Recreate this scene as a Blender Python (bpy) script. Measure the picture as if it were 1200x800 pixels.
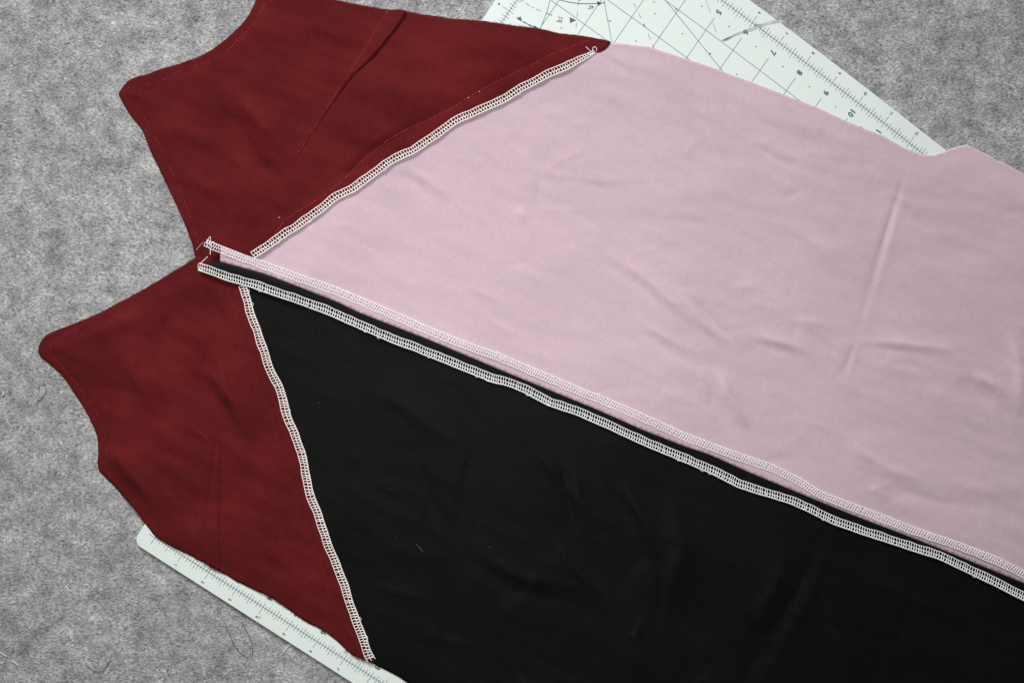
import bpy, math, random
import numpy as np
from mathutils import Vector, Matrix, noise
from mathutils.geometry import delaunay_2d_cdt

random.seed(7); rng = np.random.default_rng(7)
for o in list(bpy.data.objects): bpy.data.objects.remove(o)
S = bpy.context.scene; COL = S.collection
MM = 0.001

# ------------------------------------------------------------------ camera
FPX = 1300.0; TILT = math.radians(3.0); DIST = 847.0            # focal length in photo pixels, millimetres
CAM = np.array([0.0, -DIST * math.sin(TILT), DIST * math.cos(TILT)])
cd = bpy.data.cameras.new('camera'); cam = bpy.data.objects.new('camera', cd); COL.objects.link(cam)
cam.location = CAM * MM; cam.rotation_euler = (TILT, 0, 0)
cd.sensor_width = 36; cd.lens = 36 * FPX / 1200; cd.clip_start = 0.02; cd.clip_end = 50
cd.dof.use_dof = False
S.camera = cam
# ------------------------------------------------------------------ light
w = bpy.data.worlds.new("World"); S.world = w; w.use_nodes = True
w.node_tree.nodes['Background'].inputs[0].default_value = (1.0, 0.96, 0.91, 1)
w.node_tree.nodes['Background'].inputs[1].default_value = 0.12
def area(name, loc, target, size, power, col):
    l = bpy.data.lights.new(name, 'AREA'); l.shape = 'RECTANGLE'; l.size, l.size_y = size
    l.energy = power; l.color = col
    o = bpy.data.objects.new(name, l); COL.objects.link(o); o.location = loc
    o.rotation_euler = (Vector(target) - Vector(loc)).to_track_quat('-Z', 'Y').to_euler(); return o
area('window_light', (-1.15, 3.05, 1.65), (0.0, 0.0, 0), (1.3, 0.8), 150, (0.97, 0.985, 1.0))
area('vignette_fill', (-0.06, 0.04, 0.50), (-0.06, 0.04, 0), (0.26, 0.26), 1.32, (1.0, 0.99, 0.975))  # added lamp hung low over the table; its falloff imitates lens vignetting
S.view_settings.view_transform = 'Standard'; S.view_settings.look = 'None'
S.view_settings.exposure = 0.14; S.view_settings.gamma = 1.0
S.render.engine = 'CYCLES'

# ------------------------------------------------------------------ helpers
RX = np.array([[1, 0, 0], [0, math.cos(TILT), -math.sin(TILT)], [0, math.sin(TILT), math.cos(TILT)]])
def P(pts, z=2.5):
    """points read in the photograph (1200 wide) -> table plane at height z, in millimetres"""
    a = np.atleast_2d(np.array(pts, float))
    d = np.c_[(a[:, 0] - 600) / FPX, -(a[:, 1] - 400) / FPX, -np.ones(len(a))] @ RX.T
    t = (z - CAM[2]) / d[:, 2]
    return CAM[:2] + d[:, :2] * t[:, None]
def resample(p, step, closed=False):
    p = np.array(p, float)
    if closed: p = np.vstack([p, p[:1]])
    s = np.r_[0, np.cumsum(np.hypot(*np.diff(p, axis=0).T))]
    n = max(2, int(s[-1] / step)); t = np.linspace(0, s[-1], n + 1)
    q = np.c_[np.interp(t, s, p[:, 0]), np.interp(t, s, p[:, 1])]
    return q[:-1] if closed else q
def smooth_line(p, step=4.0, it=2):
    """resample and round off the corners of an open polyline"""
    q = resample(p, step)
    for _ in range(it):
        r = q.copy(); r[1:-1] = (q[:-2] + 2 * q[1:-1] + q[2:]) / 4; q = r
    return q
def smooth_ring(p, step=3.0, it=2):
    q = resample(p, step, True)
    for _ in range(it): q = (np.roll(q, 1, 0) + 2 * q + np.roll(q, -1, 0)) / 4
    return q
def dist_line(X, pl):
    """distance to polyline and position 0..1 along it"""
    best = np.full(len(X), 1e9); tt = np.zeros(len(X))
    L = np.hypot(*np.diff(pl, axis=0).T); cum = np.r_[0, np.cumsum(L)]
    for i in range(len(pl) - 1):
        a, b = pl[i], pl[i + 1]; ab = b - a; l2 = max(ab @ ab, 1e-9)
        t = np.clip(((X - a) @ ab) / l2, 0, 1); d = np.hypot(*(X - a - t[:, None] * ab).T)
        m = d < best; best[m] = d[m]; tt[m] = (cum[i] + t[m] * L[i]) / cum[-1]
    return best, tt
def side_line(X, pl):
    """signed distance (left positive)"""
    best = np.full(len(X), 1e9); sg = np.ones(len(X))
    for i in range(len(pl) - 1):
        a, b = pl[i], pl[i + 1]; ab = b - a; l2 = max(ab @ ab, 1e-9)
        t = np.clip(((X - a) @ ab) / l2, 0, 1); d = np.hypot(*(X - a - t[:, None] * ab).T)
        c = ab[0] * (X[:, 1] - a[1]) - ab[1] * (X[:, 0] - a[0])
        m = d < best; best[m] = d[m]; sg[m] = np.sign(c[m])
    return best * sg
def inside(X, poly):
    r = np.zeros(len(X), bool); n = len(poly)
    for i in range(n):
        x1, y1 = poly[i]; x2, y2 = poly[(i + 1) % n]
        if y1 == y2: continue
        c = ((y1 > X[:, 1]) != (y2 > X[:, 1])) & (X[:, 0] < (x2 - x1) * (X[:, 1] - y1) / (y2 - y1) + x1)
        r ^= c
    return r
def sstep(a, b, x):
    t = np.clip((x - a) / (b - a), 0, 1); return t * t * (3 - 2 * t)
def mesh_obj(name, verts, faces, mat, parent=None, smooth=True):
    me = bpy.data.meshes.new(name); me.from_pydata([tuple(v) for v in verts], [], faces); me.update()
    if mat: me.materials.append(mat)
    if smooth: me.polygons.foreach_set('use_smooth', [True] * len(me.polygons))
    o = bpy.data.objects.new(name, me); COL.objects.link(o)
    if parent: o.parent = parent
    return o
def empty(name, loc, label, cat, group=None):
    o = bpy.data.objects.new(name, None); COL.objects.link(o); o.location = loc; o.empty_display_size = .05
    o['label'] = label; o['category'] = cat
    if group: o['group'] = group
    return o
class Tubes:
    """collects thin round threads; one mesh"""
    def __init__(s, sides=5): s.V = []; s.F = []; s.n = 0; s.k = sides
    def add(s, pts, r):
        p = np.array(pts, float); m = len(p)
        if m < 2: return
        t = np.gradient(p, axis=0); t /= np.maximum(np.linalg.norm(t, axis=1), 1e-9)[:, None]
        up = np.array([0, 0, 1.0]); a = np.cross(t, up); la = np.linalg.norm(a, axis=1)
        a[la < 1e-3] = (1, 0, 0); a /= np.linalg.norm(a, axis=1)[:, None]; b = np.cross(a, t)
        r = np.broadcast_to(np.array(r, float), (m,)); an = np.arange(s.k) * 2 * math.pi / s.k
        ring = p[:, None] + r[:, None, None] * (np.cos(an)[None, :, None] * a[:, None] + np.sin(an)[None, :, None] * b[:, None])
        s.V.append(ring.reshape(-1, 3)); n0 = s.n; k = s.k
        for i in range(m - 1):
            for j in range(k):
                j2 = (j + 1) % k
                s.F.append((n0 + i * k + j, n0 + i * k + j2, n0 + (i + 1) * k + j2, n0 + (i + 1) * k + j))
        s.F.append(tuple(n0 + j for j in range(k))[::-1]); s.F.append(tuple(n0 + (m - 1) * k + j for j in range(k)))
        s.n += m * k
    def build(s, name, mat, parent=None):
        return mesh_obj(name, np.vstack(s.V) * MM, s.F, mat, parent)

# ------------------------------------------------------------------ materials
def new_mat(name):
    m = bpy.data.materials.new(name); m.use_nodes = True; nt = m.node_tree
    return m, nt, nt.nodes['Principled BSDF']
def N(nt, t, **kw):
    n = nt.nodes.new(t)
    for k, v in kw.items():
        if k in n.inputs: n.inputs[k].default_value = v
        else: setattr(n, k, v)
    return n
def ramp(nt, src, stops):
    r = nt.nodes.new('ShaderNodeValToRGB'); e = r.color_ramp.elements
    while len(e) < len(stops): e.new(0.5)
    for i, (p, c) in enumerate(stops): e[i].position = p; e[i].color = (*c, 1)
    nt.links.new(src, r.inputs[0]); return r
def mixc(nt, a, b, fac, mode='MIX'):
    m = nt.nodes.new('ShaderNodeMix'); m.data_type = 'RGBA'; m.blend_type = mode
    for s, i in ((a, 6), (b, 7)):
        if isinstance(s, tuple): m.inputs[i].default_value = (*s, 1)
        else: nt.links.new(s, m.inputs[i])
    if isinstance(fac, (int, float)): m.inputs[0].default_value = fac
    else: nt.links.new(fac, m.inputs[0])
    return m.outputs[2]
def cloth(name, col, col2, sheen=0.25, sheencol=(1, 1, 1), grain=0.10, bump=0.25, ang=0.0, rough=0.85, spec=0.2):
    m, nt, b = new_mat(name); L = nt.links
    g = N(nt, 'ShaderNodeNewGeometry'); mp = N(nt, 'ShaderNodeMapping'); mp.inputs['Rotation'].default_value = (0, 0, ang)
    L.new(g.outputs['Position'], mp.inputs['Vector'])
    big = N(nt, 'ShaderNodeTexNoise', Scale=14.0, Detail=4.0, Roughness=0.6); L.new(mp.outputs[0], big.inputs['Vector'])
    slub = N(nt, 'ShaderNodeMapping'); slub.inputs['Scale'].default_value = (160, 700, 60); L.new(mp.outputs[0], slub.inputs['Vector'])
    sn = N(nt, 'ShaderNodeTexNoise', Scale=1.0, Detail=2.0); L.new(slub.outputs[0], sn.inputs['Vector'])
    slub2 = N(nt, 'ShaderNodeMapping'); slub2.inputs['Scale'].default_value = (700, 200, 60); L.new(mp.outputs[0], slub2.inputs['Vector'])
    sn2 = N(nt, 'ShaderNodeTexNoise', Scale=1.0, Detail=2.0); L.new(slub2.outputs[0], sn2.inputs['Vector'])
    fine = N(nt, 'ShaderNodeTexNoise', Scale=900.0, Detail=2.0, Roughness=0.7); L.new(mp.outputs[0], fine.inputs['Vector'])
    r1 = ramp(nt, big.outputs[0], [(0.35, col), (0.68, col2)])
    add = N(nt, 'ShaderNodeMath', operation='ADD'); L.new(sn.outputs[0], add.inputs[0]); L.new(sn2.outputs[0], add.inputs[1])
    add2 = N(nt, 'ShaderNodeMath', operation='ADD'); L.new(add.outputs[0], add2.inputs[0]); L.new(fine.outputs[0], add2.inputs[1])
    r2 = ramp(nt, add2.outputs[0], [(0.0, (1 - grain * 3,) * 3), (1.0, (1 + grain,) * 3)])
    mr = N(nt, 'ShaderNodeMapRange'); mr.inputs['From Min'].default_value = 1.05; mr.inputs['From Max'].default_value = 1.95
    mr.inputs['To Min'].default_value = 1 - grain; mr.inputs['To Max'].default_value = 1 + grain
    L.new(add2.outputs[0], mr.inputs['Value'])
    vm = N(nt, 'ShaderNodeVectorMath', operation='SCALE'); L.new(r1.outputs[0], vm.inputs[0]); L.new(mr.outputs[0], vm.inputs['Scale'])
    L.new(vm.outputs[0], b.inputs['Base Color'])
    b.inputs['Roughness'].default_value = rough; b.inputs['Specular IOR Level'].default_value = spec
    b.inputs['Sheen Weight'].default_value = sheen; b.inputs['Sheen Roughness'].default_value = 0.5
    b.inputs['Sheen Tint'].default_value = (*sheencol, 1)
    crep = N(nt, 'ShaderNodeTexNoise', Scale=120.0, Detail=4.0, Roughness=0.55); L.new(mp.outputs[0], crep.inputs['Vector'])
    bp0 = N(nt, 'ShaderNodeBump', Strength=0.25, Distance=0.0004); L.new(crep.outputs[0], bp0.inputs['Height'])
    bp = N(nt, 'ShaderNodeBump', Strength=bump, Distance=0.0002); L.new(add2.outputs[0], bp.inputs['Height'])
    L.new(bp0.outputs[0], bp.inputs['Normal']); L.new(bp.outputs[0], b.inputs['Normal'])
    return m
DIRC = math.radians(-24)
M_pink = cloth('pink_cotton', (0.528, 0.388, 0.446), (0.562, 0.416, 0.476), 0.06, (1, .95, 1), 0.06, 0.10, DIRC)
M_black = cloth('black_cotton', (0.0026, 0.0027, 0.0026), (0.0038, 0.0038, 0.0036), 0.025, (1, .95, .9), 0.30, 0.35, DIRC, 0.6, 0.075)
M_red = cloth('burgundy_cotton', (0.080, 0.0082, 0.0090), (0.116, 0.0110, 0.0125), 0.03, (1, .5, .6), 0.14, 0.14, math.radians(40), .9, .04)
def plain(name, col, rough=0.6, spec=0.3, var=0.0, vscale=400):
    m, nt, b = new_mat(name); b.inputs['Base Color'].default_value = (*col, 1)
    b.inputs['Roughness'].default_value = rough; b.inputs['Specular IOR Level'].default_value = spec
    if var:
        g = N(nt, 'ShaderNodeNewGeometry'); n = N(nt, 'ShaderNodeTexNoise', Scale=vscale, Detail=3.0)
        nt.links.new(g.outputs['Position'], n.inputs['Vector'])
        r = ramp(nt, n.outputs[0], [(0.3, tuple(c * (1 - var) for c in col)), (0.7, tuple(min(1, c * (1 + var)) for c in col))])
        nt.links.new(r.outputs[0], b.inputs['Base Color'])
    return m
M_thread = plain('cream_thread', (0.93, 0.87, 0.84), 0.7, 0.2, 0.12, 700)
M_thread_w = plain('white_thread', (0.92, 0.94, 0.90), 0.7, 0.2, 0.12, 700)
M_thread_p = plain('pinkish_white_thread', (0.95, 0.90, 0.90), 0.7, 0.2, 0.08, 700)
M_redthread = plain('red_thread', (0.50, 0.045, 0.065), 0.45, 0.4, 0.4, 260)
M_redfray = plain('burgundy_fray', (0.22, 0.04, 0.05), 0.8, 0.1)
M_pinkfray = plain('pink_fray', (0.62, 0.47, 0.50), 0.8, 0.1)
M_print = plain('teal_print', (0.050, 0.150, 0.150), 0.5, 0.3, 0.35, 500)
M_printfine = plain('pale_teal_print', (0.095, 0.215, 0.225), 0.5, 0.3, 0.30, 300)
M_smear = plain('grey_pen_smear', (0.46, 0.51, 0.48), 0.5, 0.3, 0.22, 220)
M_smeardark = plain('dark_pen_smear', (0.14, 0.17, 0.15), 0.5, 0.3, 0.4, 500)
M_stain = plain('beige_stain', (0.62, 0.60, 0.42), 0.5, 0.3, 0.1)
M_lintw = plain('white_lint', (0.85, 0.85, 0.85), 0.6, 0.2)
M_lintd = plain('dark_lint', (0.045, 0.045, 0.045), 0.6, 0.2)
M_fibl = plain('pale_felt_fibre', (0.50, 0.50, 0.50), 0.9, 0.05, .2)
M_fibd = plain('dark_felt_fibre', (0.12, 0.12, 0.12), 0.9, 0.05, .3)
# mat plastic
M_mat, nt, b = new_mat('pale_mint_plastic')
g = N(nt, 'ShaderNodeNewGeometry'); n1 = N(nt, 'ShaderNodeTexNoise', Scale=9.0, Detail=5.0); nt.links.new(g.outputs['Position'], n1.inputs['Vector'])
r = ramp(nt, n1.outputs[0], [(0.3, (0.715, 0.775, 0.735)), (0.7, (0.75, 0.81, 0.775))]); nt.links.new(r.outputs[0], b.inputs['Base Color'])
n2 = N(nt, 'ShaderNodeTexNoise', Scale=1500.0, Detail=2.0); nt.links.new(g.outputs['Position'], n2.inputs['Vector'])
bp = N(nt, 'ShaderNodeBump', Strength=0.15, Distance=0.0001); nt.links.new(n2.outputs[0], bp.inputs['Height']); nt.links.new(bp.outputs[0], b.inputs['Normal'])
b.inputs['Roughness'].default_value = 0.55; b.inputs['Specular IOR Level'].default_value = 0.25
# felt
M_felt, nt, b = new_mat('grey_felt'); L = nt.links
g = N(nt, 'ShaderNodeNewGeometry')
wn = N(nt, 'ShaderNodeTexNoise', Scale=160.0, Detail=3.0); L.new(g.outputs['Position'], wn.inputs['Vector'])
sub = N(nt, 'ShaderNodeVectorMath', operation='SUBTRACT'); L.new(wn.outputs['Color'], sub.inputs[0]); sub.inputs[1].default_value = (.5, .5, .5)
sc = N(nt, 'ShaderNodeVectorMath', operation='SCALE'); L.new(sub.outputs[0], sc.inputs[0]); sc.inputs['Scale'].default_value = 0.0075
ad = N(nt, 'ShaderNodeVectorMath', operation='ADD'); L.new(g.outputs['Position'], ad.inputs[0]); L.new(sc.outputs[0], ad.inputs[1])
def fib(angle, sx, sy):
    mp = N(nt, 'ShaderNodeMapping'); mp.inputs['Rotation'].default_value = (0, 0, math.radians(angle)); mp.inputs['Scale'].default_value = (sx, sy, 200)
    L.new(ad.outputs[0], mp.inputs['Vector'])
    n = N(nt, 'ShaderNodeTexNoise', Scale=1.0, Detail=3.0, Roughness=0.65); L.new(mp.outputs[0], n.inputs['Vector']); return n.outputs[0]
f1 = fib(25, 290, 760); f2 = fib(-50, 290, 760); f3 = fib(80, 420, 820)
mx = N(nt, 'ShaderNodeMath', operation='MAXIMUM'); L.new(f1, mx.inputs[0]); L.new(f2, mx.inputs[1])
mn = N(nt, 'ShaderNodeMath', operation='MINIMUM'); L.new(mx.outputs[0], mn.inputs[0]); 
av = N(nt, 'ShaderNodeMath', operation='ADD'); L.new(mx.outputs[0], av.inputs[0]); L.new(f3, av.inputs[1])
mid = N(nt, 'ShaderNodeTexNoise', Scale=70.0, Detail=5.0, Roughness=0.65); L.new(g.outputs['Position'], mid.inputs['Vector'])
big = N(nt, 'ShaderNodeTexNoise', Scale=16.0, Detail=3.0, Roughness=0.5); L.new(g.outputs['Position'], big.inputs['Vector'])
c0 = ramp(nt, mid.outputs[0], [(0.30, (0.23, 0.23, 0.231)), (0.5, (0.375, 0.375, 0.374)), (0.70, (0.53, 0.53, 0.525))])
mr = N(nt, 'ShaderNodeMapRange'); L.new(av.outputs[0], mr.inputs['Value'])
mr.inputs['From Min'].default_value = 0.78; mr.inputs['From Max'].default_value = 1.38; mr.inputs['To Min'].default_value = 0.32; mr.inputs['To Max'].default_value = 1.62
mr2 = N(nt, 'ShaderNodeMapRange'); L.new(big.outputs[0], mr2.inputs['Value'])
mr2.inputs['From Min'].default_value = 0.3; mr2.inputs['From Max'].default_value = 0.7; mr2.inputs['To Min'].default_value = 0.88; mr2.inputs['To Max'].default_value = 1.1
mu = N(nt, 'ShaderNodeMath', operation='MULTIPLY'); L.new(mr.outputs[0], mu.inputs[0]); L.new(mr2.outputs[0], mu.inputs[1])
vs = N(nt, 'ShaderNodeVectorMath', operation='SCALE'); L.new(c0.outputs[0], vs.inputs[0]); L.new(mu.outputs[0], vs.inputs['Scale'])
L.new(vs.outputs[0], b.inputs['Base Color'])
bp = N(nt, 'ShaderNodeBump', Strength=0.7, Distance=0.0007); L.new(av.outputs[0], bp.inputs['Height']); L.new(bp.outputs[0], b.inputs['Normal'])
b.inputs['Roughness'].default_value = 0.95; b.inputs['Specular IOR Level'].default_value = 0.05; b.inputs['Sheen Weight'].default_value = 0.1

# ------------------------------------------------------------------ the felt
nx, ny = 140, 100
gx = np.linspace(-620, 620, nx); gy = np.linspace(-440, 440, ny)
V = [(x * MM, y * MM, (0.35 * noise.noise(Vector((x * .03, y * .03, 3))) - 0.25) * MM) for y in gy for x in gx]
F = [(j * nx + i, j * nx + i + 1, (j + 1) * nx + i + 1, (j + 1) * nx + i) for j in range(ny - 1) for i in range(nx - 1)]
felt = mesh_obj('felt_surface', V, F, M_felt); felt['kind'] = 'structure'

# ------------------------------------------------------------------ the cutting mat
TOPP = [((6,0),(882,27)),((7,0),(913,50.5)),((8,0),(944.3,74.2)),((9,0),(975,97.5)),((10,0),(1005.7,120.8)),((11,0),(1036,145)),((12,0),(1065.5,167.5)),
 ((5,1),(827,35.5)),((5,2),(804.5,68)),((4,1),(794.5,12.5)),((4,2),(772.5,44)),((3,2),(740.3,20)),((2,3),(684.5,29)),((1,3),(651.7,6)),((6,1),(859,59)),
 ((7,1),(891,83)),((8,1),(922,106.5)),((0,4),(598,12.5)),((1,4),(629.5,37.5)),((5.5,.5),(854.3,31)),((4.5,1.5),(800,39.7)),((3.5,1.5),(767.8,16))]
A = np.array([[1, u, v, u * u, u * v] for (u, v), _ in TOPP]); B = np.array([q for _, q in TOPP])
CT = np.linalg.lstsq(A, B, rcond=None)[0]
def mat_px(u, v):
    uu = min(u, 12.0); t = np.array([1, uu, v, uu * uu, uu * v]) @ CT + (u - uu) * np.array([30.4, 23.6])
    bt = np.array([213.3, 650.0]) + (u - 1) * np.array([31.67, 20.25]) + (17 - v) * np.array([21.0, -31.0])
    k = float(sstep(5.5, 13.5, np.array(v)))
    return t * (1 - k) + bt * k
MT = 2.0
def mat_xy(u, v): return P([mat_px(u, v)], MT)[0]
ring = []
for (cu, cv, a0) in ((0, 0, 180), (23, 0, 270), (23, 17, 0), (0, 17, 90)):
    sx, sy = (1 if cu else -1), (1 if cv else -1)
    for k in range(9):
        a = math.radians(a0 + k * 11.25); rr = .30
        ring.append((cu + sx * .2 + rr * math.cos(a), cv + sy * .2 + rr * math.sin(a)))
full = []
for i in range(len(ring)):
    a, b_ = ring[i], ring[(i + 1) % len(ring)]; m = max(1, int(math.dist(a, b_) / .8))
    for k in range(m): full.append((a[0] + (b_[0] - a[0]) * k / m, a[1] + (b_[1] - a[1]) * k / m))
MATPOLY = np.array([mat_xy(*q) for q in full])
mat_loc = P([mat_px(6, 9)], 0)[0]
mat = empty('cutting_mat', (mat_loc[0] * MM, mat_loc[1] * MM, 0), 'pale mint gridded cutting mat lying on grey felt under the garment', 'cutting mat')
def under(o, root):
    o.parent = root; o.matrix_parent_inverse = Matrix.Translation(-root.location); return o
area2 = 0.5 * np.sum(MATPOLY[:, 0] * np.roll(MATPOLY[:, 1], -1) - np.roll(MATPOLY[:, 0], -1) * MATPOLY[:, 1])
mp_ = MATPOLY if area2 > 0 else MATPOLY[::-1]
cen = mp_.mean(0); n = len(mp_)
def shrink(d):
    t = np.roll(mp_, -1, 0) - np.roll(mp_, 1, 0); t /= np.hypot(*t.T)[:, None]; return mp_ + np.c_[-t[:, 1], t[:, 0]] * d
levels = [(0.15, 0.05), (0, 0.25), (0, MT - .3), (0.12, MT - .08), (0.35, MT)]
V = []
for d, z in levels: V += [(x * MM, y * MM, z * MM) for x, y in shrink(d)]
F = []
for l in range(len(levels) - 1):
    for i in range(n): F.append((l * n + i, l * n + (i + 1) % n, (l + 1) * n + (i + 1) % n, (l + 1) * n + i))
F.append(tuple((len(levels) - 1) * n + i for i in range(n)))
under(mesh_obj('board', V, F, M_mat, None, False), mat)
class Flat:
    def __init__(s, z=MT + .05): s.V = []; s.F = []; s.z = z
    def line(s, a, b, wd):
        a = np.array(a); b = np.array(b); d = b - a; d = d / max(np.hypot(*d), 1e-6); nn = np.array([-d[1], d[0]]) * wd / 2
        k = len(s.V); s.V += [(*(p * MM), s.z * MM) for p in (a - nn, b - nn, b + nn, a + nn)]; s.F.append((k, k + 1, k + 2, k + 3))
    def px(s, a, b, wd): A_, B_ = P([a, b], MT); s.line(A_, B_, wd)
    def path(s, pts, wd):
        p = P(pts, MT); wd = np.broadcast_to(wd, (len(p),)); t = np.gradient(p, axis=0); t /= np.hypot(*t.T)[:, None]; nn = np.c_[-t[:, 1], t[:, 0]] * (np.array(wd) / 2)[:, None]
        k = len(s.V)
        for i in range(len(p)): s.V += [(*((p[i] - nn[i]) * MM), s.z * MM), (*((p[i] + nn[i]) * MM), s.z * MM)]
        for i in range(len(p) - 1): s.F.append((k + 2 * i, k + 2 * i + 2, k + 2 * i + 3, k + 2 * i + 1))
    def disc(s, c, r, q=8, ex=1.0):
        k = len(s.V); s.V += [((c[0] + r * ex * math.cos(a * 2 * math.pi / q)) * MM, (c[1] + r * math.sin(a * 2 * math.pi / q)) * MM, s.z * MM) for a in range(q)]; s.F.append(tuple(range(k, k + q)))
    def poly(s, pts):
        p = P(pts, MT); k = len(s.V); s.V += [(*(q * MM), s.z * MM) for q in p]; s.F.append(tuple(range(k, k + len(p))))
    def build(s, name, m): return under(mesh_obj(name, s.V, s.F, m, None, False), mat)
# scales round the four sides
def scale_side(fn, length):
    f = Flat(MT + .05)
    for i in range(length * 2): f.line(fn(i * .5, 0), fn(i * .5 + .5, 0), .42)
    for i in range(length * 10 + 1):
        t = i / 10
        if i % 10 == 0: a, c = -.14, .24
        elif i % 5 == 0: a, c = -.17, .17
        elif i % 2 == 0: a, c = -.12, .12
        else: a, c = -.08, .08
        f.line(fn(t, a), fn(t, c), .36)
    return f
sides = [(lambda t, o: mat_xy(t, -o), 23), (lambda t, o: mat_xy(t, 17 + o), 23), (lambda t, o: mat_xy(-o, t), 17), (lambda t, o: mat_xy(23 + o, t), 17)]
for fn, ln in sides: scale_side(fn, ln).build('printed_scale', M_print)
# grid lines
for u in range(1, 23):
    f = Flat(MT + .07)
    for k in range(32): f.line(mat_xy(u, .55 + k * .5), mat_xy(u, .55 + min((k + 1) * .5, 15.9)), .40)
    f.build('grid_line', M_printfine)
for v in range(1, 17):
    f = Flat(MT + .09)
    for k in range(44): f.line(mat_xy(.5 + k * .5, v), mat_xy(.5 + (k + 1) * .5, v), .40)
    f.build('grid_line', M_printfine)
f = Flat(MT + .06)
for u in range(23):
    for v in range(17): f.disc(mat_xy(u + .5, v + .5), .55)
f.build('dot_grid', M_print)['kind'] = 'stuff'
# angle lines and their marks
for (a, b_, wd) in (((768, -14), (852, 90), .42), ((705, -14), (717, 50), .42), ((649, -14), (640.5, 15), .42), ((640.5, 15), (633, 34.5), .42)):
    f = Flat(MT + .11); f.px(a, b_, wd); f.build('angle_line', M_printfine)
def mark(fn, name='angle_mark', m=M_print, z=MT + .13):
    f = Flat(z); fn(f); f.build(name, m)
mark(lambda f: f.path([(640, 15.8), (644, 17), (647, 18.6)], .5))
mark(lambda f: (f.path([(640, -5), (648, -2.5), (656, 0.2), (666, 2.8), (677, 4.3), (688, 4.8), (701, 4.3), (709, 3.4)], .55), f.poly([(699.5, 1.4), (705, 4.2), (700.5, 7.4)])))
mark(lambda f: f.poly([(667.5, 20.6), (675.2, 24), (668, 27.3)]))
mark(lambda f: (f.px((612.5, 25.9), (627, 32.3), .6), f.poly([(626.2, 30), (633, 34.6), (625.2, 33.8)])))
mark(lambda f: f.px((653.5, 20.2), (660, 21.8), .42))
for x, y in ((715, 25), (792.1, 11), (832.2, 63), (754.6, 29.5)): mark(lambda f: f.disc(P([(x, y)], MT)[0], .6))
for dashes in ([((677.9, .5), (677.2, 7)), ((676.6, 14), (676, 20.4)), ((675.6, 27.2), (674.8, 33.6))], [((609, 0), (612, 2.4)), ((616, 4.2), (621.8, 7.8)), ((628, 10.8), (634, 13.5))],
              [((737, -8), (739.6, -2.4)), ((742.5, 4), (745.5, 9.5)), ((748.5, 16), (751.2, 21.5)), ((753.8, 28), (757, 33.2)), ((759.4, 40.2), (762.1, 46.3)), ((765, 53), (767.5, 58.2))]):
    f = Flat(MT + .12)
    for a, b_ in dashes: f.px(a, b_, .38)
    f.build('dashed_line', M_printfine)['kind'] = 'stuff'
# numerals
def text_mesh(txt, h, bold):
    c = bpy.data.curves.new('numeral', 'FONT'); c.body = txt; c.size = h * 1.42; c.align_x = 'CENTER'; c.align_y = 'CENTER'; c.offset = bold; c.resolution_u = 2
    o = bpy.data.objects.new('tmp', c); COL.objects.link(o); dg = bpy.context.evaluated_depsgraph_get()
    me = bpy.data.meshes.new_from_object(o.evaluated_get(dg)); bpy.data.objects.remove(o); me.name = 'numeral'
    me.materials.clear(); me.materials.append(M_print); return me
cache = {}
def numeral(txt, xy, right, h, bold=0.0, z=MT + .19):
    k = (txt, round(h, 2))
    if k not in cache: cache[k] = text_mesh(txt, h * MM, bold * MM)
    o = bpy.data.objects.new('numeral', cache[k]); COL.objects.link(o)
    ang = math.atan2(right[1], right[0]); o.location = (xy[0] * MM, xy[1] * MM, z * MM); o.rotation_euler = (0, 0, ang); return under(o, mat)
for s_ in range(1, 23):
    for v0, sg in ((0, 1), (17, -1)):
        dr = mat_xy(s_, v0 + .5) - mat_xy(s_, v0 - .5)
        numeral(str(s_), mat_xy(s_, v0 + sg * .345), dr, 4.4, .16)
        numeral(str(s_), mat_xy(s_, v0 - sg * .36), dr, 2.2, .08)
for s_ in range(1, 17):
    dr = mat_xy(.5, s_ + .5) - mat_xy(.5, s_ - .5)
    numeral(str(s_), mat_xy(.36, s_), dr, 4.4, .16); numeral(str(s_), mat_xy(-.36, s_), dr, 2.2, .08)
def pxdir(a, b_): q = P([a, b_], MT); return q[1] - q[0]
numeral('45°', P([(692, 8.6)], MT)[0], pxdir((700, 8), (690, 9)), 2.4, .05)
numeral('30°', P([(655.5, 24.5)], MT)[0], pxdir((660, 25.3), (652, 23.8)), 2.4, .05)
# pen smears and stains
f = Flat(MT + .14)
f.path([(845.5, 48), (851, 46.6), (858, 43), (866, 39.2), (874, 37), (882, 33.8), (890, 30.5), (898, 28.2), (906, 26.2), (914, 25.2), (921, 25.6)], [.6, 2.2, 1.4, 1.8, 2.6, 2.6, 2.2, 1.8, 2.4, 1.6, .8])
f.build('pen_smear', M_smear)
mark(lambda f: f.path([(826.5, -2), (829, 6), (832.4, 15.2)], [.5, .8, .7]), 'pen_smear', M_smear)
mark(lambda f: f.path([(835, 25.5), (837.5, 33), (839.3, 38.2)], [.5, .9, .6]), 'pen_smear', M_smear)
mark(lambda f: f.path([(847, 47.8), (851.5, 46), (857, 43.4), (862, 40.6)], [.6, 1.3, .6, .3]), 'pen_smear', M_smeardark, MT + .16)
mark(lambda f: f.path([(884, 31.8), (886, 30), (888.5, 29)], [.4, .9, .3]), 'pen_smear', M_smeardark, MT + .16)
for q, r_, ex in (((766.3, 2.6), .7, 1.7), ((936.2, 71.5), .8, 1), ((304, 722.5), 1.3, 1)): mark(lambda f: f.disc(P([q], MT)[0], r_, 8, ex), 'stain', M_stain, MT + .14)

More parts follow.
